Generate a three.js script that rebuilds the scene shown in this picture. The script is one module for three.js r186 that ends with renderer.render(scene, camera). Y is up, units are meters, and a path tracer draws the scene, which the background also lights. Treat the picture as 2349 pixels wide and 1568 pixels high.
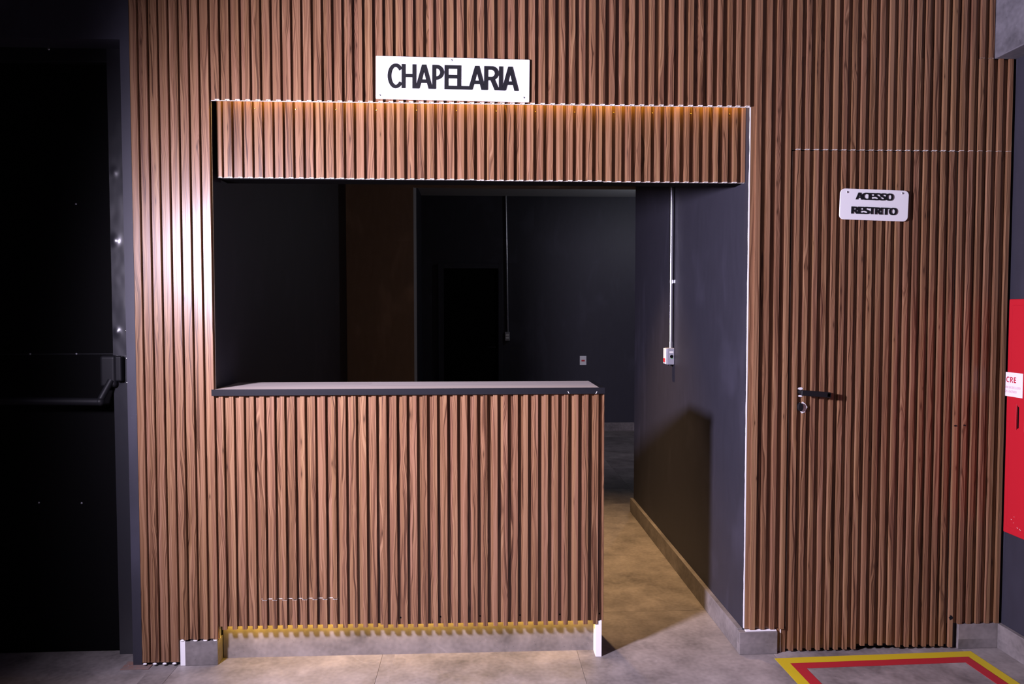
import * as THREE from 'three';
import { RoundedBoxGeometry } from 'three/addons/geometries/RoundedBoxGeometry.js';
import { mergeGeometries } from 'three/addons/utils/BufferGeometryUtils.js';
import { FontLoader } from 'three/addons/loaders/FontLoader.js';
import { TextGeometry } from 'three/addons/geometries/TextGeometry.js';
import { ImprovedNoise } from 'three/addons/math/ImprovedNoise.js';

// ---------- camera, exposure, lights ----------
const scene = new THREE.Scene();
scene.background = new THREE.Color(0, 0, 0);
const camera = new THREE.PerspectiveCamera(49.516, 2349 / 1568, 0.05, 60);
camera.position.set(1.3278, 1.4297, 2.9957);
camera.up.set(0.0024, 0.9992, -0.0409);
camera.lookAt(1.3278 + 0.0468, 1.4297 - 0.041, 2.9957 - 0.9981);
const renderer = new THREE.WebGLRenderer({ antialias: true });
renderer.toneMapping = THREE.LinearToneMapping;
renderer.toneMappingExposure = 1.0;
renderer.shadowMap.enabled = true;

const FLASH_AT = new THREE.Vector3(-0.27, 1.78, 1.62);        // studio flash left of the frame
const FLASH_AIM = FLASH_AT.clone().add(new THREE.Vector3(0.907, -0.22, -0.36));
const FLASH_COLOR = new THREE.Color(1.0, 0.9, 1.2), FLASH_POWER = 61;
const WARM = new THREE.Color(1.0, 0.62, 0.3), AMBER = new THREE.Color(1.0, 0.58, 0.06), DOWNLIGHT_POWER = 30, LED_POWER = 38, PLINTH_POWER = 42;
const DOWNLIGHT_AT = new THREE.Vector3(1.6, 2.765, -1.25);

function castLight(l) { l.castShadow = true; l.shadow.mapSize.set(1024, 1024); l.shadow.bias = -0.0005; scene.add(l); return l; }
const flash = castLight(new THREE.SpotLight(FLASH_COLOR, FLASH_POWER, 0, 1.29, 1, 2));
flash.position.copy(FLASH_AT); flash.target.position.copy(FLASH_AIM); scene.add(flash.target);
flash.shadow.radius = 6;
const down = castLight(new THREE.SpotLight(WARM, DOWNLIGHT_POWER, 0, 0.56, 1, 2));
down.position.set(DOWNLIGHT_AT.x, DOWNLIGHT_AT.y - 0.03, DOWNLIGHT_AT.z); down.target.position.set(DOWNLIGHT_AT.x + 0.25, 0, DOWNLIGHT_AT.z); scene.add(down.target);
down.shadow.radius = 1.5;

const LAMP_AT = new THREE.Vector3(3.4, 2.42, -4.6), LAMP_POWER = 0.85;   // bare lamp in the far room, behind the side wall
const lamp = castLight(new THREE.PointLight(new THREE.Color(0.9, 0.93, 1.06), LAMP_POWER, 0, 2));
lamp.position.copy(LAMP_AT); lamp.shadow.radius = 2;

// ---------- noise, textures, materials ----------
function rng(seed) { let a = seed >>> 0; return () => { a = (a + 0x6d2b79f5) | 0; let t = Math.imul(a ^ (a >>> 15), 1 | a); t = (t + Math.imul(t ^ (t >>> 7), 61 | t)) ^ t; return ((t ^ (t >>> 14)) >>> 0) / 4294967296; }; }
const PN = new ImprovedNoise(), n3 = (x, y, z) => PN.noise(x, y, z);
const clamp = (x, a = 0, b = 1) => Math.min(b, Math.max(a, x)), lerp = (a, b, t) => a + (b - a) * t, smooth = (a, b, x) => { const t = clamp((x - a) / (b - a)); return t * t * (3 - 2 * t); };
const fbm = (x, y, z, o = 4) => { let s = 0, a = 0.5; for (let i = 0; i < o; i++) { s += a * n3(x, y, z + i * 7.3); x *= 2.03; y *= 2.03; a *= 0.5; } return s; };
const toSRGB = (c) => Math.round(255 * clamp(c <= 0.0031308 ? 12.92 * c : 1.055 * Math.pow(c, 1 / 2.4) - 0.055));
function dataTex(w, h, fn, srgb = true, wrapT = THREE.RepeatWrapping, wrapS = THREE.RepeatWrapping) {
  const d = new Uint8Array(w * h * 4), o = [0, 0, 0];
  for (let y = 0; y < h; y++) for (let x = 0; x < w; x++) {
    fn(x, y, o); const i = (y * w + x) * 4;
    for (let k = 0; k < 3; k++) d[i + k] = srgb ? toSRGB(o[k]) : Math.round(255 * clamp(o[k]));
    d[i + 3] = 255;
  }
  const t = new THREE.DataTexture(d, w, h, THREE.RGBAFormat);
  t.wrapS = wrapS; t.wrapT = wrapT; t.magFilter = THREE.LinearFilter; t.minFilter = THREE.LinearMipmapLinearFilter; t.generateMipmaps = true;
  if (srgb) t.colorSpace = THREE.SRGBColorSpace; t.needsUpdate = true; return t;
}
// laminate wood print: 1.0 m across by 2.6 m along, in metres
const WOOD_W = 1.0, WOOD_H = 2.6;
function woodPixels(seed, dark, mid, light) {
  const R = rng(seed), knots = [];
  for (let i = 0; i < 46; i++) knots.push([R() * WOOD_W, R() * WOOD_H, 0.5 + R() * 0.9, R() < 0.5 ? -1 : 1]);
  return (px, py, o) => {
    const X = (px / 1280) * WOOD_W, Y = (py / 2048) * WOOD_H;
    let w = 0.02 * n3(X * 7, Y * 1.5, 1.3) + 0.011 * n3(X * 15, Y * 4.6, 4.1) + 0.0025 * n3(X * 45, Y * 14, 8.8), core = 0;
    for (const [kx, ky, s, dir] of knots) {
      const dx = (X - kx) / (0.012 * s), dy = (Y - ky) / (0.07 * s), q = dx * dx + dy * dy;
      if (q < 9) { w += dir * 0.011 * s * Math.exp(-q * 0.6); core = Math.max(core, Math.exp(-(dx * dx * 14 + dy * dy * 26))); }
    }
    const s = X + w;
    const coarse = n3(s * 95, Y * 0.45, 2.2), fine = n3(s * 260, Y * 0.9, 9.1), hair = n3(s * 560, Y * 2.2, 5.5);
    const line = 1 - smooth(0.0, 0.36, Math.abs(n3(s * 250, Y * 0.4, 14.2)));
    let v = 0.62 + 0.4 * coarse + 0.44 * fine + 0.38 * hair - 0.42 * line * smooth(-0.3, 0.3, n3(X * 13, Y * 0.9, 6.6)) + 0.1 * n3(X * 16, Y * 0.5, 30.3);
    v = clamp(v);
    const pink = clamp(0.5 + 0.9 * n3(s * 60, Y * 0.6, 21.7));
    for (let k = 0; k < 3; k++) {
      let c = v < 0.5 ? lerp(dark[k], mid[k], v * 2) : lerp(mid[k], light[k], v * 2 - 1);
      c *= k === 1 ? 1.03 - 0.06 * pink : k === 2 ? 0.94 + 0.12 * pink : 1;
      o[k] = lerp(c, dark[k] * 0.55, core * 0.85);
    }
  };
}
const woodMap = dataTex(1280, 2048, woodPixels(7, [0.06, 0.024, 0.013], [0.212, 0.106, 0.054], [0.312, 0.175, 0.096]), true, THREE.MirroredRepeatWrapping, THREE.MirroredRepeatWrapping);
const paleWoodMap = dataTex(512, 512, (x, y, o) => {   // paler laminate of the countertop, 1 m square, grain along u
  const X = x / 512, Y = y / 512, v = clamp(0.5 + 0.6 * n3(X * 1.1, (Y + 0.02 * n3(X * 3, Y * 8, 2)) * 90, 3.3) + 0.4 * n3(X * 2.5, Y * 240, 8.1));
  o[0] = lerp(0.5, 0.74, v); o[1] = lerp(0.43, 0.66, v); o[2] = lerp(0.38, 0.6, v);
});
// polished concrete-look tile: 2 m square
const concreteMap = dataTex(1024, 1024, (x, y, o) => {
  const X = x / 512, Y = y / 512;
  let v = 0.5 + 0.7 * fbm(X * 1.9, Y * 1.9, 3.1, 5) + 0.5 * fbm(X * 9, Y * 9, 8.2, 3) + 0.16 * n3(X * 60, Y * 60, 2.2);
  const cloud = smooth(0.05, 0.35, fbm(X * 3.4 + 0.8 * n3(X * 2, Y * 2, 5), Y * 3.4, 12.5, 4));
  v += 0.2 * cloud;
  const vein = 1 - smooth(0, 0.035, Math.abs(fbm(X * 2.4, Y * 2.4, 41.1, 4)));
  v += vein * 0.16 * smooth(0.0, 0.25, n3(X * 3, Y * 3, 17));
  const spk = n3(X * 140, Y * 140, 6.6); if (spk > 0.6) v += 0.14; if (spk < -0.62) v -= 0.16;
  v = clamp(v);
  o[0] = lerp(0.1, 0.37, v); o[1] = lerp(0.088, 0.327, v); o[2] = lerp(0.082, 0.305, v);
});
const concreteRough = dataTex(512, 512, (x, y, o) => { const X = x / 256, Y = y / 256; o[0] = o[1] = o[2] = 0.5 + 0.35 * fbm(X * 4, Y * 4, 5.2, 4); }, false);
const paintMap = dataTex(1024, 1024, (x, y, o) => {   // dark wall paint with wipe marks: 2 m square
  const X = x / 512, Y = y / 512;
  const wipe = smooth(0.12, 0.5, fbm(X * 6 + 0.5 * n3(X, Y * 2, 2), Y * 1.4, 7.7, 4)), dust = smooth(0.1, 0.45, fbm(X * 2.2, Y * 2.2, 22.2, 4));
  const speck = n3(X * 170, Y * 170, 3.3) > 0.68 ? 0.5 : 0;
  const v = 0.86 + 0.32 * wipe + 0.4 * dust + 0.08 * n3(X * 30, Y * 9, 1.1) + speck;
  o[0] = 0.42 * v; o[1] = 0.42 * v; o[2] = 0.42 * v;
});
const rustMap = dataTex(256, 256, (x, y, o) => { const v = clamp(0.5 + 1.3 * fbm(x / 40, y / 40, 9.9, 4)); o[0] = lerp(0.2, 0.3, v); o[1] = lerp(0.185, 0.15, v); o[2] = lerp(0.18, 0.11, v); });

const std = (o) => new THREE.MeshPhysicalMaterial(o);
const rgb = (r, g, b) => new THREE.Color().setRGB(r, g, b);
const M = {
  wood: std({ map: woodMap, roughness: 0.33, specularIntensity: 0.8 }),
  core: std({ color: rgb(0.8, 0.77, 0.72), roughness: 0.7 }),
  topWood: std({ map: paleWoodMap, roughness: 0.36 }),
  floor: std({ map: concreteMap, roughnessMap: concreteRough, roughness: 1 }),
  floorB: std({ map: concreteMap, roughnessMap: concreteRough, roughness: 1, color: rgb(0.93, 0.94, 0.96) }),
  grout: std({ color: rgb(0.3, 0.27, 0.26), roughness: 0.9 }),
  concrete: std({ map: concreteMap, color: rgb(0.78, 0.78, 0.8), roughness: 0.75 }),
  beam: std({ map: concreteMap, color: rgb(0.6, 0.65, 0.77), roughness: 0.8 }),
  navy: std({ map: paintMap, color: rgb(0.072, 0.069, 0.102), roughness: 0.6 }),
  black: std({ map: paintMap, color: rgb(0.024, 0.022, 0.024), roughness: 0.75, specularIntensity: 0.4 }),
  brown: std({ map: paintMap, color: rgb(0.72, 0.53, 0.38), roughness: 0.75 }),
  room: std({ color: rgb(0.1, 0.1, 0.115), roughness: 0.9 }),
  slabGrey: std({ color: rgb(0.4, 0.4, 0.41), roughness: 0.85 }),
  blackEdge: std({ color: rgb(0.011, 0.011, 0.014), roughness: 0.6, specularIntensity: 0.25 }),
  blackMetal: std({ color: rgb(0.01, 0.01, 0.012), roughness: 0.5, specularIntensity: 0.5 }),
  frameMetal: std({ color: rgb(0.022, 0.022, 0.027), roughness: 0.35, clearcoat: 1, clearcoatRoughness: 0.16 }),
  doorBlack: std({ color: rgb(0.0028, 0.0026, 0.003), roughness: 0.7, specularIntensity: 0.12 }),
  white: std({ color: rgb(0.88, 0.88, 0.88), roughness: 0.35 }),
  plaster: std({ color: rgb(0.85, 0.84, 0.84), roughness: 0.8 }),
  letter: std({ color: rgb(0.009, 0.009, 0.011), roughness: 0.6, specularIntensity: 0.4 }),
  steel: std({ color: rgb(0.72, 0.72, 0.75), roughness: 0.28, metalness: 1 }),
  greyPaint: std({ color: rgb(0.36, 0.36, 0.4), roughness: 0.42, metalness: 0.2 }),
  brass: std({ color: rgb(0.75, 0.55, 0.25), roughness: 0.35, metalness: 1 }),
  red: std({ color: rgb(0.52, 0.014, 0.026), roughness: 0.32 }),
  redDot: std({ color: rgb(0.7, 0.05, 0.06), roughness: 0.4 }),
  tapeYellow: std({ color: rgb(0.6, 0.46, 0.015), roughness: 0.5 }),
  tapeRed: std({ color: rgb(0.42, 0.018, 0.028), roughness: 0.5 }),
  rust: std({ map: rustMap, roughness: 0.8, metalness: 0.2 }),
  green: std({ color: rgb(0.15, 0.5, 0.2), roughness: 0.5 }),
  hole: std({ color: rgb(0.003, 0.003, 0.003), roughness: 0.9, specularIntensity: 0.1 }),
  led: std({ color: rgb(0.9, 0.8, 0.5), emissive: AMBER, emissiveIntensity: 3, roughness: 0.5 }),
  flashGlow: std({ color: rgb(0.9, 0.9, 0.9), emissive: FLASH_COLOR, emissiveIntensity: 3, roughness: 0.6 }),
  bulbGlow: std({ color: rgb(0.9, 0.9, 0.9), emissive: rgb(0.96, 0.97, 1), emissiveIntensity: 3, roughness: 0.5 }),
  lampGlow: std({ color: rgb(0.9, 0.8, 0.6), emissive: WARM, emissiveIntensity: 3, roughness: 0.5 }),
};

// ---------- builders ----------
const used = {};
function numbered(n) { const k = used[n] = (used[n] ?? -1) + 1; return k ? n + '_' + String(k).padStart(3, '0') : n; }
function thing(name, label, category, at = [0, 0, 0], group) {
  const o = new THREE.Group(); o.name = numbered(name); o.position.set(...at); o.userData = { label, category };
  if (group) o.userData.group = group; scene.add(o); return o;
}
function struct(name, at = [0, 0, 0], label) {
  const o = new THREE.Group(); o.name = name; o.position.set(...at); o.userData = { kind: 'structure' }; if (label) o.userData.label = label; scene.add(o); return o;
}
function part(name, g, m, parent, label) {
  const o = new THREE.Mesh(g, m); o.castShadow = o.receiveShadow = true; parent.add(o);
  const taken = parent.userData.taken ??= {}; const k = taken[name] = (taken[name] ?? -1) + 1;
  o.name = k ? name + '_' + String(k).padStart(3, '0') : name;
  if (label) o.userData.label = label; return o;
}
function structMesh(name, g, m) { const o = new THREE.Mesh(g, m); o.name = name; o.userData = { kind: 'structure' }; o.castShadow = o.receiveShadow = true; scene.add(o); return o; }
// uv in metres from the dominant axis; s = metres per repeat
function metreUV(g, sx = 2, sy = 2, ox = 0, oy = 0, swap = false) {
  g = g.index ? g.toNonIndexed() : g;
  const p = g.attributes.position, n = g.attributes.normal, uv = new Float32Array(p.count * 2);
  for (let i = 0; i < p.count; i++) {
    const ax = Math.abs(n.getX(i)), ay = Math.abs(n.getY(i)), az = Math.abs(n.getZ(i));
    let a, b;
    if (ax > ay && ax > az) { a = p.getZ(i); b = p.getY(i); } else if (ay > az) { a = p.getX(i); b = p.getZ(i); } else { a = p.getX(i); b = p.getY(i); }
    if (swap) [a, b] = [b, a];
    uv[2 * i] = (a + ox) / sx; uv[2 * i + 1] = (b + oy) / sy;
  }
  g.setAttribute('uv', new THREE.BufferAttribute(uv, 2)); return g;
}
function box(x0, x1, y0, y1, z0, z1) { const g = new THREE.BoxGeometry(x1 - x0, y1 - y0, z1 - z0); g.translate((x0 + x1) / 2, (y0 + y1) / 2, (z0 + z1) / 2); return g; }
const ubox = (x0, x1, y0, y1, z0, z1, s = 2, ox = 0, oy = 0) => metreUV(box(x0, x1, y0, y1, z0, z1), s, s, ox, oy);
function rbox(x0, x1, y0, y1, z0, z1, r = 0.003, seg = 2) { const g = new RoundedBoxGeometry(x1 - x0, y1 - y0, z1 - z0, seg, r); g.translate((x0 + x1) / 2, (y0 + y1) / 2, (z0 + z1) / 2); return g; }
function cyl(r, h, seg = 16, r2 = r) { return new THREE.CylinderGeometry(r2, r, h, seg); }
function rod(a, b, r, seg = 14) {
  const A = new THREE.Vector3(...a), B = new THREE.Vector3(...b), d = B.clone().sub(A), g = cyl(r, d.length(), seg);
  g.applyQuaternion(new THREE.Quaternion().setFromUnitVectors(new THREE.Vector3(0, 1, 0), d.normalize())); g.translate(...A.add(B).multiplyScalar(0.5).toArray()); return g;
}
const merge = (l) => mergeGeometries(l.map((g) => { const h = g.index ? g.toNonIndexed() : g; return h; }));

const SD = 0.0135, SW = 0.0182, BACK = -SD - 0.006;   // slat depth; back of the sheet behind
// one hollow wood-plastic slat: x0..x1 across, front face at zf, d deep, y0..y1
const slatRand = rng(91);
function slatGeo(x0, x1, y0, y1, zf, chip = 0, d = SD) {
  const w = x1 - x0, c = 0.0013, t = 0.0022, s = new THREE.Shape([[0, d], [0, c], [c * 0.3, c * 0.3], [c, 0], [w - c, 0], [w - c * 0.3, c * 0.3], [w, c], [w, d]].map(([a, b]) => new THREE.Vector2(a, b)));
  if (w > 0.012) s.holes.push(new THREE.Path([[t, t], [w - t, t], [w - t, d - 0.001], [t, d - 0.001]].map(([a, b]) => new THREE.Vector2(a, b))));
  const g = new THREE.ExtrudeGeometry(s, { depth: y1 - y0, bevelEnabled: false, steps: 1 });
  g.rotateX(-Math.PI / 2);
  const p = g.attributes.position, n = g.attributes.normal, uv = g.attributes.uv, ou = 0.03 + slatRand() * 0.92, ov = slatRand() * 2.4;
  for (let i = 0; i < p.count; i++) {
    const nx = n.getX(i), X = p.getX(i), Z = p.getZ(i);
    const u = Math.abs(nx) > 0.8 ? (X < w / 2 ? Z : w - Z) : X;
    uv.setXY(i, (ou + u) / WOOD_W, (ov + p.getY(i)) / WOOD_H);
  }
  g.translate(x0, y0, zf);
  if (!chip) return g;
  // sawn end, its printed film chipped off to the pale core
  const e = new THREE.ExtrudeGeometry(s, { depth: chip, bevelEnabled: false }); e.rotateX(-Math.PI / 2); e.scale(0.97, 1, 0.97); e.translate(x0 + w * 0.015, y0 - chip, zf - 0.0002);
  const all = mergeGeometries([g, e]), caps = g.groups[0].count, n1 = g.attributes.position.count; all.clearGroups();
  all.addGroup(0, caps, 0); all.addGroup(caps, n1 - caps, 1); all.addGroup(n1, e.attributes.position.count, 0); return all;
}
const slatMats = [M.core, M.wood];
function slat(parent, xr, y0, y1, zf = 0, w = SW, chip = 0) { return part('slat', slatGeo(xr - w, xr, y0, y1, zf, chip), slatMats, parent); }
// backing sheet of a slat panel, its cut ends pale
function sheetGeo(x0, x1, y0, y1, z0, z1) {
  const g = box(x0, x1, y0, y1, z0, z1), p = g.attributes.position, uv = g.attributes.uv, ou = slatRand(), ov = slatRand();
  for (let i = 0; i < p.count; i++) uv.setXY(i, (p.getX(i) + ou) / WOOD_W, (p.getY(i) + ov) / WOOD_H);
  return g;
}
const sheetMats = [M.core, M.core, M.core, M.core, M.wood, M.wood];
const sheet = (parent, x0, x1, y0, y1, z0 = BACK, z1 = -SD) => part('slat_panel', sheetGeo(x0, x1, y0, y1, z0, z1), sheetMats, parent);
const along = (anchors) => (i) => { let k = 1; while (k < anchors.length - 1 && i > anchors[k][0]) k++; const [a, x] = anchors[k - 1], [b, y] = anchors[k]; return x + ((i - a) / (b - a)) * (y - x); };
const xLeft = along([[0, 0.0046], [4, 0.1597], [7, 0.2783]]);
const xHead = along([[8, 0.3181], [16, 0.6359], [32, 1.2776], [45, 1.8042], [59, 2.3623], [60, 2.3973], [61, 2.4369]]);
const xFascia = along([[0, 0.3076], [26, 1.3574], [52, 2.4043]]);
const xCounter = along([[0, 0.3145], [8, 0.635], [16, 0.9605], [26, 1.3684], [37, 1.8227]]);
const xRight = along([[0, 2.485], [4, 2.6495], [11, 2.918], [16, 3.11], [21, 3.298], [25, 3.454], [27, 3.5384]]);
const TOP = 3.1, HEAD = 2.262, DOORTOP = 2.092, SILL = 1.121, FAR = -5.8, ALC = 2.4388, RW = 3.553;

// ---------- room shell ----------
const floor = struct('floor');
part('screed', ubox(-3.4, 4.5, -0.25, -0.004, -6.2, 5.6), M.grout, floor);
{
  const R = rng(5), s = 0.815, gap = 0.0007;
  for (let i = -4; i <= 4; i++) for (let k = -7; k <= 6; k++) {
    const x0 = 0.115 + i * s, z1 = 0.36 + k * s, x1 = Math.min(x0 + s, 4.4), z0 = z1 - s;
    const g = new THREE.BoxGeometry(x1 - x0 - 2 * gap, 0.004, s - 2 * gap);
    const ox = R() * 2, oz = R() * 2, turn = R() < 0.5;
    g.translate((x0 + x1) / 2, -0.002, (z0 + z1) / 2);
    part('tile', metreUV(g, 2, 2, ox, oz, turn), R() < 0.4 ? M.floorB : M.floor, floor);
  }
}
structMesh('ceiling', ubox(-3.4, 4.5, 3.1, 3.3, -0.3, 5.6), M.room);
structMesh('ceiling_back', ubox(-3.4, 4.5, 2.79, 3.3, -6.2, -0.3), M.slabGrey);
structMesh('wall_left', ubox(-3.4, -3.2, 0, 3.1, -0.3, 5.6), M.room);
structMesh('wall_back', ubox(-3.2, 4.3, 0, 3.1, 5.4, 5.6), M.room);
structMesh('wall_right', ubox(RW, 4.3, 0, 3.1, -0.3, 5.4), M.navy);
structMesh('wall_far', ubox(-3.2, 4.3, 0, 2.79, FAR - 0.3, FAR), M.navy);
structMesh('wall_far_left', ubox(0.3, 0.677, 0, 2.79, FAR, -3.36), M.navy);
structMesh('wall_far_right', ubox(4.1, 4.3, 0, 2.79, FAR, -2.19), M.navy);
structMesh('wall_alcove_left', ubox(0.05, 0.2707, 0, 2.79, -3.0814, -0.2), M.navy);
structMesh('wall_alcove_right', ubox(ALC, 4.3, 0, 2.79, -2.19, -0.3), M.navy);
{
  const w = struct('wall_cross');
  part('pier', ubox(0.05, 0.8135, 0, 2.79, -3.36, -3.0814), [M.slabGrey, M.brown, M.brown, M.brown, M.brown, M.brown], w);
  part('lintel', ubox(0.8135, 4.1, 2.437, 2.79, -3.13, -3.0814), M.brown, w);
}
{
  const b = struct('ceiling_beam');
  part('beam_body', metreUV(rbox(3.457, 3.9, 2.468, 3.1, -0.01, 5.4, 0.006), 2, 2, 0.3, 0.4), M.beam, b);
}

// ---------- the slatted front wall ----------
const front = struct('wall_front', [0, 0, 0]);
part('masonry', ubox(-0.0645, 0.2707, 0, 3.1, -0.2, BACK), M.navy, front);
part('masonry', ubox(-3.2, -0.0645, 2.4915, 3.1, -0.3, -0.013), M.navy, front);
part('masonry', ubox(-0.0645, -0.029, 0, 3.1, BACK, -0.0125), M.navy, front);
part('masonry', ubox(-0.0645, ALC, 2.3, 3.1, -0.042, BACK), M.navy, front);
part('masonry', ubox(-0.0645, ALC, 2.55, 3.1, -0.3, -0.042), M.navy, front);
part('masonry', ubox(ALC, 2.616, 0, 3.1, -0.3, BACK), M.navy, front);
part('masonry', ubox(2.616, 3.318, 2.098, 3.1, -0.3, BACK), M.navy, front);
part('masonry', ubox(3.318, RW, 0, 3.1, -0.3, BACK), M.navy, front);
part('masonry', ubox(2.616, 3.318, 0, 2.098, -0.3, -0.09), M.navy, front);
part('masonry', ubox(-3.2, 0.05, 0, 3.1, -0.5, -0.3), M.navy, front);
{
  const a = sheet(front, -0.0285, 0.1245, 0.012, TOP), b = sheet(front, 0.1245, 0.2812, 0.105, TOP);
  for (let i = 0; i < 8; i++) slat(i < 4 ? a : b, xLeft(i), i < 4 ? 0.018 : 0.107, TOP, 0, i ? SW : 0.0255);
  const h = sheet(front, 0.2812, 2.4437, HEAD, TOP);
  for (let i = 8; i <= 61; i++) slat(h, xHead(i), HEAD + 0.0012, TOP, 0, SW, 0.0026);
  part('cut_edge', box(0.2812, 2.4437, HEAD - 0.0016, HEAD, BACK, -SD + 0.0006), M.core, front, 'pale sawn edge of the cladding');
  const r = sheet(front, 2.4437, 2.6165, 0.1, TOP);
  for (let i = 0; i < 4; i++) slat(r, xRight(i), 0.101, TOP, 0, i ? SW : 0.0225);
  const o = sheet(front, 2.6165, 3.5455, DOORTOP, 2.468);
  const o2 = sheet(front, 2.6165, 3.4565, 2.468, TOP);
  for (let i = 4; i <= 25; i++) slat(o2, xRight(i), i < 24 ? DOORTOP : 2.4695, TOP, 0, SW, i < 24 ? 0.0014 : 0);
  for (let i = 24; i <= 27; i++) slat(o, xRight(i), DOORTOP, 2.4675, 0, SW, 0.0008);
  const q = sheet(front, 3.3205, 3.5455, 0.106, DOORTOP - 0.002);
  for (let i = 22; i <= 27; i++) slat(q, xRight(i), i === 22 ? 0.008 : 0.107, DOORTOP - 0.0015, 0);
  // ragged strip of white filler where the alcove wall meets the cladding
  const R = rng(3), sh = new THREE.Shape(), N = 90, lo = 0.104, hi = HEAD - 0.002;
  sh.moveTo(0.0055, lo);
  for (let i = 0; i <= N; i++) sh.lineTo(0.0055, lerp(lo, hi, i / N));
  for (let i = N; i >= 0; i--) { const y = lerp(lo, hi, i / N); sh.lineTo(y > 1.98 ? 0.0025 + 0.0028 * R() * R() - 0.001 : 0.0002 + 0.0012 * R(), y); }
  const g = new THREE.ExtrudeGeometry(sh, { depth: 0.004, bevelEnabled: false }); g.translate(ALC, 0, -SD - 0.0035);
  part('filler_strip', g, M.plaster, front, 'ragged white filler strip');
  // plaster dabs under the cut slat ends
  for (let i = 4; i < 8; i++) part('filler', new THREE.SphereGeometry(0.006, 10, 6).scale(1.5, 0.8, 0.6).translate(xLeft(i) - 0.012 - (i === 4 ? 0.012 : 0), 0.1035, -0.004), M.plaster, front);
  for (let i = 0; i < 4; i++) part('filler', new THREE.SphereGeometry(0.006, 10, 6).scale(1.4, 0.7, 0.8).translate(xLeft(i) - 0.018, 0.0115, -0.002), M.plaster, front);
  part('filler', rbox(2.4437, 2.576, 0.0945, 0.0988, -0.012, 0.004, 0.0015), M.plaster, front);
  const smear = (cx, cy, rx, ry, seed) => { const Q = rng(seed), m = new THREE.Shape(); for (let i = 0; i < 14; i++) { const a = (i / 14) * 2 * Math.PI, r = 0.6 + 0.6 * Q(); m[i ? 'lineTo' : 'moveTo'](cx + Math.cos(a) * rx * r, cy + Math.sin(a) * ry * r); } return new THREE.ExtrudeGeometry(m, { depth: 0.0004, bevelEnabled: false }).translate(0, 0, 0.0001); };
  for (const [x, y, rx, ry, k] of [[3.3275, 0.951, 0.008, 0.0035, 2], [3.366, 0.953, 0.007, 0.004, 3], [3.327, 0.137, 0.008, 0.012, 4]]) part('paint_mark', smear(x, y, rx, ry, k), M.blackEdge, front, 'black paint mark');
  // exposed jamb beside the slatted door
  part('jamb_strip', metreUV(box(2.5795, 2.6175, 0, 0.1, -0.016, -0.008), WOOD_W, WOOD_H), M.wood, front);
  part('jamb_edge', box(2.594, 2.5975, 0, 0.1, -0.008, -0.0045), M.core, front, 'white edge of the door jamb');
}
const edgeBlur = [0.1345, 0.1465];
const bbox = (n, x0, x1, y0, y1, z0, z1, m = M.concrete) => structMesh(n, metreUV(rbox(x0, x1, y0, y1, z0, z1, 0.002, 1), 2, 2, x0 * 3.1 + 0.7, z0 * 2.3), m);
bbox('baseboard_left', edgeBlur[1], 0.2755, 0, 0.0985, -0.064, -0.003);
structMesh('trim_1', rbox(0.1255, 0.1462, 0, 0.104, -0.012, -0.004, 0.002), M.plaster);
bbox('baseboard_alcove', 2.4165, ALC, 0, 0.1, -2.21, -0.02);
bbox('baseboard_center', 2.4165, 2.578, 0, 0.0945, -0.02, 0.009);
bbox('baseboard_right', 3.361, RW - 0.02, 0, 0.106, -0.018, 0.0);
bbox('baseboard_side', RW - 0.02, RW, 0, 0.106, -0.018, 5.4);
bbox('baseboard_far', 0.68, 4.1, 0, 0.1, FAR, FAR + 0.018);

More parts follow.
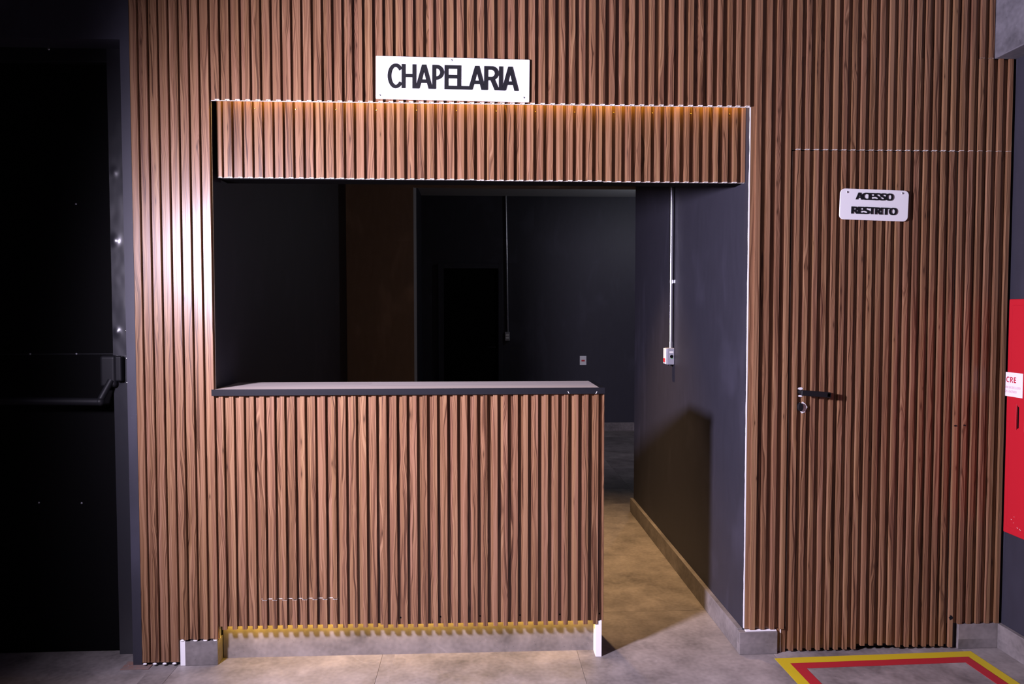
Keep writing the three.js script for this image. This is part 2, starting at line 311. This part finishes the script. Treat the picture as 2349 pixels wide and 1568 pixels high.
// ---------- slatted service door ----------
{
  const d = struct('door_2', [0, 0, 0], 'door hidden in the wood slat cladding');
  part('door_core', box(2.622, 3.316, 0.012, DOORTOP - 0.005, -0.06, BACK), M.black, d);
  const bottoms = [[4, 12, 0.008], [12, 16, 0.022], [16, 22, 0.013]];
  for (const [a, b, y] of bottoms) {
    const s = part('slat_panel', sheetGeo(a === 4 ? 2.6215 : xRight(a) - 0.0295, b === 22 ? 3.3165 : xRight(b) - 0.03, y + 0.003, DOORTOP - 0.005, BACK, -SD), sheetMats, d);
    for (let i = a; i < b; i++) slat(s, xRight(i), y, DOORTOP - 0.004, 0);
  }
  const h = part('door_handle', (() => {
    const bar = rbox(-0.004, 0.12, -0.0115, 0.0115, 0.03, 0.043, 0.004); bar.rotateZ(-0.085);
    const neck = cyl(0.009, 0.034, 16).rotateX(Math.PI / 2).translate(0.008, 0, 0.014);
    const ret = rbox(0.1, 0.121, -0.011, 0.011, 0.012, 0.043, 0.004); ret.rotateZ(-0.085);
    return merge([bar, neck, ret]);
  })(), M.blackMetal, d, 'black bar lever');
  h.position.set(2.6535, 1.0975, 0);
  part('lock_cylinder', (() => { const s = new THREE.Shape(); s.absellipse(-0.001, 0, 0.0095, 0.0155, 0, Math.PI * 2); const g = new THREE.ExtrudeGeometry(s, { depth: 0.014, bevelSize: 0.0015, bevelThickness: 0.0015, bevelSegments: 2 }); g.translate(2.662, 1.035, -0.004); return g; })(), M.blackMetal, d, 'black lock cylinder');
  const ragged = (seed, cx, cy, rx, ry, n = 18) => { const R = rng(seed), s = new THREE.Shape(); for (let i = 0; i < n; i++) { const a = (i / n) * 2 * Math.PI, r = 0.72 + 0.45 * R(); s[i ? 'lineTo' : 'moveTo'](cx + Math.cos(a) * rx * r, cy + Math.sin(a) * ry * r); } return new THREE.ExtrudeGeometry(s, { depth: 0.0018, bevelEnabled: false }); };
  part('chipped_patch', ragged(4, 2.6735, 1.0345, 0.0165, 0.024).translate(0, 0, 0.0002), M.plaster, d, 'bare white chipped patch around the lock');
  part('chipped_patch', ragged(9, 2.662, 1.111, 0.011, 0.005).translate(0, 0, 0.0002), M.plaster, d, 'white chip above the lever');
  part('chipped_patch', ragged(12, 2.662, 1.0805, 0.009, 0.004).translate(0, 0, 0.0002), M.plaster, d, 'white chip below the lever');
  part('notch_block', metreUV(box(2.6735, 2.69, 1.022, 1.046, -0.0155, -0.004), WOOD_W, WOOD_H, 0.2), M.wood, d);
}

// ---------- header panel over the hatch, with its light strip ----------
const ZF = -0.05;
{
  const f = thing('header_panel', 'dropped slatted wooden header panel under the cloakroom sign, amber light above it', 'panel', [0.2865, 1.966, ZF]);
  const x0 = 0.2865, x1 = 2.438, dx = -0.2865, dy = -1.966;
  const bodyG = box(x0 + 0.002, x1 - 0.002, 1.964, 2.3, -0.17, ZF + BACK - 0.0003); bodyG.translate(dx, dy, -ZF);
  part('panel_body', bodyG, M.doorBlack, f);
  const joints = [0, 13, 26, 39, 53];
  for (let j = 0; j < 4; j++) {
    const a = joints[j], b = joints[j + 1], xa = j ? xFascia(a) - 0.03 : x0, xb = j === 3 ? x1 : xFascia(b) - 0.0303, drop = [0.003, 0.002, 0, -0.002][j];
    const s = part('slat_panel', sheetGeo(xa + dx, xb + dx, 1.966 + drop + dy, 2.3 + dy, BACK, -SD), sheetMats, f);
    part('cut_edge', box(xa + dx, xb + dx, 1.9645 + drop + dy, 1.966 + drop + dy, BACK, -SD + 0.0006), M.core, s, 'pale sawn edge');
    for (let i = a; i < Math.min(b, 53); i++) part('slat', slatGeo(Math.max(xFascia(i) - SW, x0) + dx, xFascia(i) + dx, 1.9665 + drop + dy, 2.3 + dy, 0, 0.0024), slatMats, s);
    if (j === 3) part('slat', slatGeo(2.423 + dx, 2.4375 + dx, 1.9655 + drop + dy, 2.3 + dy, 0), slatMats, s);
  }
  for (let i = 3; i < 53; i += 4) part('screw', new THREE.SphereGeometry(0.0035, 8, 6).scale(1, 1, 0.5).translate(xFascia(i) + 0.009 + dx, 2.2445 + dy, -SD + 0.0005), M.brass, f);
  const led = thing('led_strip', 'amber light strip hidden above the slatted header panel', 'light', [1.36, 2.292, -0.036]);
  part('strip', box(-1.04, 1.06, 0, 0.004, -0.004, 0.004), M.led, led);
  const l = new THREE.RectAreaLight(AMBER, LED_POWER, 2.1, 0.008); l.position.set(1.37, 2.2905, -0.036); l.lookAt(1.37, 0, -0.036); scene.add(l);
}

// ---------- counter ----------
{
  const c = thing('reception_counter', 'reception counter clad in vertical wood slats with a lit concrete plinth', 'counter', [0.2845, 0, -0.012]);
  const dx = -0.2845, dz = 0.012, Y0 = 0.146, Y1 = 1.0955;
  const P = (n, g, m, l) => part(n, g.translate(dx, 0, dz), m, c, l);
  P('carcass', box(0.2865, 1.839, 0.152, Y1, -0.31, BACK - 0.0005), M.black);
  P('plinth', ubox(0.2775, 1.815, 0, 0.1515, -0.3, -0.065), M.concrete, 'grey concrete plinth');
  P('end_panel', ubox(1.8155, 1.8395, 0, 0.15, -0.3, -0.004), M.plaster, 'white plaster end of the plinth');
  P('side_panel', metreUV(box(1.8395, 1.8465, 0.146, Y1, -0.315, -SD), WOOD_W, WOOD_H), M.wood);
  const joints = [[0, 16, 0.146], [16, 38, 0.141]];
  for (const [a, b, y] of joints) {
    const s = part('slat_panel', sheetGeo((a ? xCounter(a) - 0.031 : 0.2815) + dx, (b === 38 ? 1.8395 : xCounter(b) - 0.0312) + dx, y + 0.008, Y1, BACK + dz, -SD + dz), sheetMats, c);
    for (let i = a; i < b; i++) {
      const x = xCounter(i), lo = y - 0.00012 * (i - a);
      if (i >= 4 && i < 12) {
        part('slat', slatGeo(x - SW + dx, x + dx, 0.2655, Y1, dz), slatMats, s); part('slat', slatGeo(x - SW + dx, x + dx, lo, 0.2625, dz), slatMats, s);
      } else part('slat', slatGeo(x - SW + dx, x + dx, lo, Y1, dz), slatMats, s);
    }
    if (b === 38) part('slat', slatGeo(1.8405 + dx, 1.8465 + dx, 0.15, Y1 - 0.004, dz), slatMats, s);
    else part('joint_line', box(xCounter(4) - 0.024 + dx, xCounter(11) + 0.002 + dx, 0.2635, 0.2655, -SD - 0.0002 + dz, -SD + 0.0008 + dz), M.core, s, 'pale cut line across eight slats');
  }
  for (let i = 17; i < 38; i += 4) P('screw', new THREE.SphereGeometry(0.0035, 8, 6).scale(1, 1, 0.5).translate(xCounter(i) + 0.0095, 0.177, -SD + 0.0005), M.hole);
  const led = thing('led_strip', 'amber light strip hidden above the counter plinth', 'light', [1.046, 0.1395, -0.036]);
  part('strip', box(-0.76, 0.76, 0, 0.004, -0.004, 0.004), M.led, led);
  led.position.y = 0.1475; led.position.z = -0.044;
}
// the strip shines down from the underside of the counter, onto plinth and floor
{
  const l = new THREE.RectAreaLight(AMBER, PLINTH_POWER, 1.52, 0.008); l.position.set(1.046, 0.1462, -0.044); l.lookAt(1.046, 0, -0.044); scene.add(l);
}
{
  const t = thing('countertop', 'wood laminate countertop with a black front edge band', 'countertop', [0.273, SILL - 0.0255, -0.29]);
  const L = 1.8467 - 0.273, D = 0.302, H = 0.0255;
  part('top_board', metreUV(box(0.0095, L - 0.023, 0.001, H - 0.0008, 0, D - 0.002), 1, 1, 0.4, 0.3), M.topWood, t);
  part('edge_band', rbox(0, L, 0, H, D - 0.002, D + 0.0005, 0.0009, 1), M.blackEdge, t, 'black front edge band');
  part('edge_band', rbox(L - 0.023, L, 0, H, 0, D - 0.0018, 0.0009, 1), M.blackEdge, t, 'black end edge band');
  for (const [x, y, w, r] of [[1.424, 0.0065, 0.0035, 0.5], [1.538, 0.005, 0.0045, -0.5]]) part('scratch', box(-w / 4, w / 4, -0.005, 0.005, 0, 0.0006).rotateZ(r).translate(x, y, D + 0.0004), M.core, t);
}

// ---------- signs ----------
const loader = new FontLoader(), fontB = await loader.loadAsync('fonts/droid/droid_sans_bold.typeface.json');
function glyph(font, ch, x0, x1, y0, y1, z, d) {
  const g = new TextGeometry(ch, { font, size: 1, depth: 1, bevelEnabled: false, curveSegments: 8 });
  g.computeBoundingBox(); const b = g.boundingBox, over = 'COSQ'.includes(ch) ? 0.015 * (y1 - y0) : 0;
  g.translate(-b.min.x, -b.min.y, -b.min.z);
  g.scale((x1 - x0) / (b.max.x - b.min.x), (y1 - y0 + 2 * over) / (b.max.y - b.min.y), d); g.translate(x0, y0 - over, z); return g;
}
// plain block capitals with an even stroke, fitted to x0..x1
function blockLetter(ch, x0, x1, y0, y1, z, d) {
  const w = x1 - x0, h = y1 - y0, t = 0.142 * h, V = (l) => l.map(([a, b]) => new THREE.Vector2(a, b)), S = (l, ...holes) => { const s = new THREE.Shape(V(l)); for (const k of holes) s.holes.push(new THREE.Path(V(k))); return s; };
  const R = (a, b, c, e) => S([[a, c], [b, c], [b, e], [a, e]]);
  const arc = (cx, cy, rx, ry, a0, a1, n = 20) => Array.from({ length: n + 1 }, (_, i) => { const a = a0 + ((a1 - a0) * i) / n; return [cx + rx * Math.cos(a), cy + ry * Math.sin(a)]; });
  const A = () => { const m = w / 2, k = t * 0.55, yb = 0.24 * h, at = (y) => (m - k) * (y / h), q = t * 1.12; return [S([[0, 0], [q, 0], [at(yb) + q, yb], [w - at(yb) - q, yb], [w - q, 0], [w, 0], [m + k, h], [m - k, h]], [[at(yb + t) + q, yb + t], [m, h - t * 1.75], [w - at(yb + t) - q, yb + t]])]; };
  const bowl = (yb) => { const cy = (h + yb) / 2, r = (h - yb) / 2, cx = w * 0.94 - r; return S([[0, yb], ...arc(cx, cy, r, r, -Math.PI / 2, Math.PI / 2), [0, h]], [[t, yb + t], ...arc(cx, cy, r - t, r - t, -Math.PI / 2, Math.PI / 2), [t, h - t]]); };
  const L = {
    C: () => [S([...arc(w * 0.56, h / 2, w * 0.56, h * 0.515, 0.62, 2 * Math.PI - 0.62, 36), ...arc(w * 0.56, h / 2, w * 0.56 - t * 0.95, h * 0.515 - t, 2 * Math.PI - 0.66, 0.66, 36)])],
    H: () => [R(0, t, 0, h), R(w - t, w, 0, h), R(t, w - t, h * 0.46, h * 0.46 + t)], A, I: () => [R(0, w, 0, h)],
    P: () => [R(0, t, 0, h * 0.38), bowl(h * 0.38)], E: () => [R(0, t, 0, h), R(t, w, 0, t), R(t, w, h - t, h), R(t, w * 0.96, h * 0.455, h * 0.455 + t)],
    L: () => [R(0, t, 0, h), R(t, w, 0, t)], R: () => [R(0, t, 0, h * 0.41), bowl(h * 0.41), S([[w * 0.42, h * 0.43], [w - t * 1.25, 0], [w, 0], [w * 0.42 + t * 1.15, h * 0.45]])],
  };
  const g = mergeGeometries(L[ch]().map((s, i) => new THREE.ExtrudeGeometry(s, { depth: d - i * 0.00003, bevelEnabled: false })));
  g.translate(x0, y0, z); return g;
}
function plate(w, h, d, r) {
  const s = new THREE.Shape(), a = w / 2, b = h / 2;
  s.moveTo(-a + r, -b); s.lineTo(a - r, -b); s.absarc(a - r, -b + r, r, -Math.PI / 2, 0); s.lineTo(a, b - r); s.absarc(a - r, b - r, r, 0, Math.PI / 2); s.lineTo(-a + r, b); s.absarc(-a + r, b - r, r, Math.PI / 2, Math.PI); s.lineTo(-a, -b + r); s.absarc(-a + r, -b + r, r, Math.PI, 1.5 * Math.PI);
  return new THREE.ExtrudeGeometry(s, { depth: d - 0.0012, bevelEnabled: true, bevelSize: 0.0006, bevelThickness: 0.0006, bevelSegments: 1, curveSegments: 10 }).translate(0, 0, 0.0006);
}
const dome = (x, y, z, r) => new THREE.SphereGeometry(r, 12, 6, 0, Math.PI * 2, 0, Math.PI / 2).scale(1, 0.6, 1).rotateX(Math.PI / 2).translate(x, y, z);
{
  const s = thing('sign', 'white rectangular sign reading CHAPELARIA in raised black letters', 'sign', [1.2341, 2.3499, 0.004]); s.rotation.z = -0.0098;
  part('sign_plate', plate(0.6065, 0.1655, 0.006, 0.003), M.white, s);
  // letter extents measured across the word: u in 0..1
  const W = [['C', 290, 478], ['H', 478, 668], ['A', 661, 890], ['P', 889, 1050], ['E', 1054, 1232], ['L', 1226, 1412], ['A', 1376, 1606], ['R', 1590, 1792], ['I', 1791, 1838], ['A', 1828, 2054]];
  let lift = 0; for (const [ch, a, b] of W) { lift += 0.00008; const X = (u) => 0.9768 - 1.2341 + ((u - 290) / (2054 - 290)) * (1.4925 - 0.9768); part('letter', blockLetter(ch, X(a), X(b), -0.0405, 0.053, 0.006, 0.004 + lift), M.letter, s); }
  for (const [x, y] of [[1.2287, 2.4236], [0.9473, 2.2831], [1.5168, 2.281]]) part('screw', dome(x - 1.2341, y - 2.3499 + (x - 1.2341) * 0.0098, 0.006, 0.0042), M.steel, s);
}
{
  const s = thing('sign', 'small white rounded sign reading ACESSO RESTRITO on the slatted door', 'sign', [2.9555, 1.8655, 0.004]); s.rotation.z = -0.029;
  part('sign_plate', plate(0.286, 0.1245, 0.005, 0.019), M.white, s);
  const k = 0.2885 / 1780, X = (u) => (u - 1175) * k;
  for (const [ch, a, b] of [['A', 680, 868], ['C', 838, 1018], ['E', 1012, 1160], ['S', 1146, 1312], ['S', 1302, 1468], ['O', 1456, 1648]]) part('letter', glyph(fontB, ch, X(a), X(b), 0.0195, 0.048, 0.005, 0.003 + a * 4e-7), M.letter, s);
  for (const [ch, a, b] of [['R', 582, 768], ['E', 752, 908], ['S', 878, 1058], ['T', 1034, 1196], ['R', 1196, 1362], ['I', 1346, 1394], ['T', 1392, 1562], ['O', 1560, 1762]]) part('letter', glyph(fontB, ch, X(a), X(b), -0.0385, -0.0095, 0.005, 0.003 + a * 4e-7), M.letter, s);
  for (const [x, y] of [[2.8411, 1.9173], [3.0725, 1.9136]]) part('screw', dome(x - 2.9555, y - 1.8655 + (x - 2.9555) * 0.029, 0.005, 0.0045), M.steel, s);
}

// ---------- black emergency door on the left ----------
{
  const d = struct('door_1', [0, 0, 0], 'black emergency exit door with a panic bar');
  const F = -0.12, LEAF = -0.15;
  part('door_leaf', box(-1.12, -0.165, 0.006, 2.437, LEAF - 0.05, LEAF), M.doorBlack, d);
  {   // sheet metal frame with two knocked-out dents and a slight buckle
    const g = new THREE.BoxGeometry(0.102, 2.523, 0.12, 30, 420, 1).translate(-0.117, 1.2615, F - 0.06), p = g.attributes.position;
    for (let i = 0; i < p.count; i++) if (p.getZ(i) > F - 0.01) {
      const x = p.getX(i), y = p.getY(i); let h = 0.0035 * fbm(x * 9, y * 5, 3.7, 3) * smooth(0.6, 1.3, y) * (1 - smooth(2.0, 2.4, y));
      for (const [cx, cy, a, r] of [[-0.151, 1.72, 0.0054, 0.017], [-0.15, 1.345, 0.0048, 0.014], [-0.142, 1.155, 0.003, 0.014], [-0.146, 2.0, 0.0026, 0.014]]) h += a * Math.exp(-((x - cx) ** 2 + ((y - cy) * 0.8) ** 2) / (r * r));
      p.setZ(i, F + h);
    }
    g.computeVertexNormals();
    part('door_frame', metreUV(g, 0.6, 1.2), M.frameMetal, d, 'dented black sheet metal frame');
  }
  part('door_frame', rbox(-1.22, -0.168, 2.437, 2.523, F - 0.12, F, 0.003), M.blackMetal, d);
  part('seam_strip', box(-1.11, -0.17, 1.2535, 1.257, LEAF, LEAF + 0.002), M.blackMetal, d);
  for (const [x, y] of [[-0.3163, 1.8712], [-0.5153, 1.256], [-0.3294, 1.256], [-0.4963, 0.6365], [-0.323, 0.6325]]) part('rivet', dome(x, y, LEAF + 0.002, 0.004), M.greyPaint, d);
  part('screw', dome(-0.395, 2.4875, F, 0.006), M.steel, d);
  const bar = part('panic_bar', (() => {
    const head = rbox(-0.214, -0.148, 1.12, 1.252, LEAF, LEAF + 0.055, 0.014, 3);
    const tail = rbox(-0.15, -0.122, 1.145, 1.25, LEAF + 0.03, LEAF + 0.06, 0.008, 2);
    const arm = rod([-0.168, 1.15, LEAF + 0.05], [-0.2, 1.066, LEAF + 0.085], 0.013);
    return merge([head, tail, arm]);
  })(), M.blackMetal, d);
  part('push_tube', rod([-1.05, 1.08, LEAF + 0.085], [-0.196, 1.066, LEAF + 0.085], 0.016, 20), M.blackMetal, bar);
  part('tube_end', new THREE.SphereGeometry(0.017, 14, 10).translate(-0.197, 1.066, LEAF + 0.085), M.blackMetal, bar);
  for (const y of [1.354, 1.2445, 1.148]) part('screw', new THREE.SphereGeometry(0.0042, 10, 8).translate(-0.0655, y, -0.0155), M.steel, d);
}
{
  const d = struct('door_3', [0, 0, 0], 'dark door in the far wall');
  const z = FAR, B = M.blackMetal;
  part('door_frame', rbox(0.869, 0.932, 0, 1.997, z, z + 0.035, 0.003), M.navy, d);
  part('door_frame', rbox(1.577, 1.6245, 0, 1.997, z, z + 0.035, 0.003), M.navy, d);
  part('door_frame', rbox(0.932, 1.577, 1.937, 1.997, z, z + 0.035, 0.003), M.navy, d);
  part('door_leaf', box(0.933, 1.576, 0.006, 1.936, z, z + 0.006), M.doorBlack, d);
  part('door_handle', merge([rbox(1.45, 1.545, 1.0, 1.018, z + 0.045, z + 0.055, 0.004), cyl(0.008, 0.04, 10).rotateX(Math.PI / 2).translate(1.538, 1.009, z + 0.025)]), B, d);
}

// ---------- electrical fittings ----------
{
  const Z = -1.153, xc = ALC - 0.0165;
  const e = thing('electrical_conduit', 'thick metal conduit with a switch box on the nearer dark side wall', 'conduit', [ALC, 1.13, Z]);
  const P = (n, g, m, l, p = e) => part(n, g.translate(-ALC, -1.13, -Z), m, p, l);
  P('pipe', rod([xc, 1.22, Z], [xc, 2.79, Z], 0.0118, 20), M.steel);
  P('clamp', merge([rod([xc, 1.59, Z], [xc, 1.606, Z], 0.0135, 20), rbox(ALC - 0.004, ALC - 0.0005, 1.588, 1.608, Z - 0.035, Z + 0.035, 0.001, 1)]), M.steel);
  P('coupling', merge([rod([xc, 1.22, Z], [xc, 1.258, Z], 0.0145, 20), rod([xc, 1.248, Z - 0.012], [xc, 1.248, Z - 0.024], 0.004, 10)]), M.steel);
  const b = P('switch_box', rbox(ALC - 0.045, ALC - 0.001, 1.13, 1.224, Z - 0.027, Z + 0.027, 0.004, 2), M.greyPaint);
  P('cover', rbox(ALC - 0.052, ALC - 0.045, 1.134, 1.222, Z - 0.026, Z + 0.026, 0.003, 2), M.white, 'white cover', b);
  P('red_button', rbox(ALC - 0.055, ALC - 0.051, 1.144, 1.166, Z - 0.014, Z + 0.02, 0.001, 1), M.redDot, 'red rocker', b);
  P('knockout', new THREE.TorusGeometry(0.011, 0.0016, 8, 24).translate(ALC - 0.017, 1.176, Z + 0.027), M.greyPaint, undefined, b);
  P('knockout_hole', cyl(0.0105, 0.001, 24).rotateX(Math.PI / 2).translate(ALC - 0.017, 1.176, Z + 0.0272), M.hole, 'dark hole with a green wire', b);
  P('wire', new THREE.TorusGeometry(0.007, 0.0016, 6, 14, 2).rotateZ(3.6).translate(ALC - 0.016, 1.172, Z + 0.028), M.green, 'green wire', b);
  P('mark', rbox(ALC - 0.03, ALC - 0.008, 1.196, 1.206, Z + 0.0268, Z + 0.0278, 0.0004, 1), M.core, undefined, b);
  P('plug', cyl(0.012, 0.008, 16).translate(ALC - 0.018, 1.1265, Z), M.blackMetal, undefined, b);
}
{
  const z = FAR, e = thing('electrical_conduit', 'thin metal conduit with an outlet box on the far wall beside the dark door', 'conduit', [1.683, 1.084, FAR]);
  const P = (n, g, m, p = e) => part(n, g.translate(-1.683, -1.084, -z), m, p);
  P('pipe', rod([1.6665, 2.79, z + 0.014], [1.6905, 1.185, z + 0.014], 0.0118, 16), M.steel);
  const b = P('outlet_box', rbox(1.6545, 1.7115, 1.084, 1.19, z + 0.0005, z + 0.045, 0.004, 2), M.greyPaint);
  P('outlet', rbox(1.663, 1.703, 1.142, 1.164, z + 0.044, z + 0.05, 0.002, 1), M.white, b);
  P('outlet', rbox(1.663, 1.703, 1.108, 1.13, z + 0.044, z + 0.05, 0.002, 1), M.white, b);
  const s = thing('switch_plate', 'white switch plate with a red module on the far dark wall', 'switch', [2.59, 0.845, FAR]);
  part('plate', rbox(-0.0395, 0.0395, -0.055, 0.055, 0.0005, 0.009, 0.003, 2), M.white, s);
  part('module', rbox(-0.02, 0.02, -0.011, 0.009, 0.008, 0.013, 0.002, 1), M.redDot, s, 'red module');
}

// ---------- red hose cabinet on the right wall ----------
function textCanvas(w, h, draw) { const c = document.createElement('canvas'); c.width = w; c.height = h; draw(c.getContext('2d')); const t = new THREE.CanvasTexture(c); t.colorSpace = THREE.SRGBColorSpace; t.anisotropy = 4; return t; }
{
  const X = 3.5, z0 = 0.06, z1 = 0.68, y0 = 0.52, y1 = 1.479;
  const c = thing('hose_cabinet', 'red metal fire hose cabinet with a white seal label at the right edge', 'cabinet', [RW, y0, z0]);
  const P = (n, g, m, l, p = c) => part(n, g.translate(-RW, -y0, -z0), m, p, l);
  P('cabinet_body', rbox(X, RW, y0, y1, z0, z1, 0.004, 2), M.red);
  // door with a louvre slot cut through
  const s = new THREE.Shape([[z0 + 0.03, y0 + 0.032], [z1 - 0.03, y0 + 0.032], [z1 - 0.03, y1 - 0.027], [z0 + 0.03, y1 - 0.027]].map(([a, b]) => new THREE.Vector2(a, b)));
  for (let k = 0; k < 6; k++) { const a = z0 + 0.065 + k * 0.045; s.holes.push(new THREE.Path([[a, 0.95], [a + 0.017, 0.962], [a + 0.017, 1.045], [a, 1.057]].map(([p, q]) => new THREE.Vector2(p, q)))); }
  const g = new THREE.ExtrudeGeometry(s, { depth: 0.004, bevelEnabled: true, bevelSize: 0.0015, bevelThickness: 0.0015, bevelSegments: 2 });
  g.rotateY(-Math.PI / 2);   // shape x becomes +z, depth becomes -x
  const d = P('cabinet_door', g.translate(X - 0.001, 0, 0), M.red);
  for (let k = 0; k < 6; k++) { const a = z0 + 0.065 + k * 0.045; P('vent_slot', box(X - 0.0004, X + 0.001, 0.95, 1.057, a, a + 0.017), M.hole, 'black vent slot', d); }
  const t = textCanvas(512, 512, (k) => {
    k.fillStyle = '#f4f1f4'; k.fillRect(0, 0, 512, 512); k.fillStyle = '#c01834'; k.textBaseline = 'alphabetic';
    k.save(); k.font = 'bold 168px sans-serif'; k.scale(1.04, 1); k.fillText('CRE', 10, 215); k.restore();
    k.fillStyle = '#c84a62'; k.font = '62px sans-serif'; k.fillText('PARA USO EXCLUSIVO', -30, 340, 480); k.fillText('ATE A INCÊNDIO', -20, 430, 360);
  });
  const lm = std({ map: t, roughness: 0.45 });
  const lg = new THREE.BoxGeometry(0.0008, 0.098, 0.096); lg.translate(X - 0.0074, 1.133, z0 + 0.051);
  const lab = P('seal_label', lg, [M.white, lm, M.white, M.white, M.white, M.white], 'white seal label printed in red');
  for (const [a, b, w, r] of [[0.115, 0.585, 0.007, 0.5], [0.128, 0.575, 0.006, -0.3], [0.15, 0.56, 0.01, 0.6], [0.165, 0.557, 0.012, 0.8], [0.13, 0.6, 0.004, 0.2]])
    P('scuff', box(-0.0003, 0.0003, -0.0006, 0.0006, -w / 3, w / 3).rotateX(r).translate(X - 0.0068, b, a), M.core, 'pale scratch', d);
}

// ---------- floor markings and plate ----------
{
  const mk = (name, label, m, x0, x1, z0, z1, w, tilt) => {
    const f = thing(name, label, 'tape', [x0, 0.0004, z0]); f.rotation.y = tilt;
    const Wd = x1 - x0, D = z1 - z0, strip = (a, b, c, d) => part('strip', box(a, b, 0, 0.0009, c, d), m, f);
    strip(0, Wd, 0, w); strip(0, w, w + 0.0004, D - w - 0.0004); strip(Wd - w, Wd, w + 0.0004, D - w - 0.0004); strip(0, Wd, D - w, D);
  };
  mk('floor_tape', 'outer yellow floor tape frame below the slatted door', M.tapeYellow, 2.549, 3.4, 0.049, 0.93, 0.0455, 0.028);
  mk('floor_tape', 'inner red floor tape frame inside the yellow one', M.tapeRed, 2.5965, 3.3575, 0.0945, 0.885, 0.0455, 0.028);
  const p = thing('floor_plate', 'small rusty plate on the floor at the foot of the wall cladding', 'plate', [-0.045, 0.0006, -0.012]);
  part('plate', metreUV(rbox(-0.056, 0.056, 0, 0.003, -0.034, 0.034, 0.001, 1), 0.2, 0.2), M.rust, p);
  part('screw', dome(0, 0, 0, 0.004).rotateX(-Math.PI / 2).translate(-0.036, 0.003, 0), M.rust, p); part('screw', dome(0, 0, 0, 0.004).rotateX(-Math.PI / 2).translate(0.036, 0.003, 0), M.rust, p);
}

// ---------- lamps outside the frame ----------
{
  const f = thing('studio_flash', 'studio flash with a round diffuser on a stand, left of the frame', 'flash', [FLASH_AT.x, 0, FLASH_AT.z]);
  const dir = FLASH_AIM.clone().sub(FLASH_AT).normalize(), q = new THREE.Quaternion().setFromUnitVectors(new THREE.Vector3(0, 1, 0), dir);
  const place = (g, back) => g.applyQuaternion(q).translate(0, FLASH_AT.y, 0).translate(...dir.clone().multiplyScalar(-back).toArray());
  part('diffuser', place(cyl(0.12, 0.006, 32), 0.16), M.flashGlow, f);
  part('reflector', place(cyl(0.06, 0.12, 32, 0.13), 0.225), M.blackMetal, f);
  part('flash_body', place(cyl(0.06, 0.26, 24), 0.42), M.blackMetal, f);
  const bx = -dir.x * 0.42, bz = -dir.z * 0.42, by = FLASH_AT.y - dir.y * 0.42;
  part('pole', rod([bx, 0.35, bz], [bx, by - 0.04, bz], 0.014), M.blackMetal, f);
  for (let k = 0; k < 3; k++) { const a = 0.4 + k * 2.0944; part('leg', rod([bx, 0.5, bz], [bx + Math.cos(a) * 0.42, 0.012, bz + Math.sin(a) * 0.42], 0.011), M.blackMetal, f); }
  const b = thing('pendant_lamp', 'bare bulb hanging in the far room, hidden by the dark side wall', 'lamp', LAMP_AT.toArray());
  part('bulb', new THREE.SphereGeometry(0.045, 24, 16), M.bulbGlow, b);
  part('socket', cyl(0.022, 0.06, 16).translate(0, 0.07, 0), M.blackMetal, b);
  part('cord', rod([0, 0.1, 0], [0, 2.79 - LAMP_AT.y, 0], 0.004, 8), M.blackMetal, b);
  const d = thing('downlight', 'round warm downlight in the alcove ceiling behind the counter', 'downlight', DOWNLIGHT_AT.toArray());
  part('housing', cyl(0.06, 0.025, 32).translate(0, 0.0125, 0), M.white, d);
  part('diffuser', cyl(0.048, 0.003, 32).translate(0, -0.0015, 0), M.lampGlow, d);
}
scene.traverse((o) => { delete o.userData.taken; });
renderer.render(scene, camera);
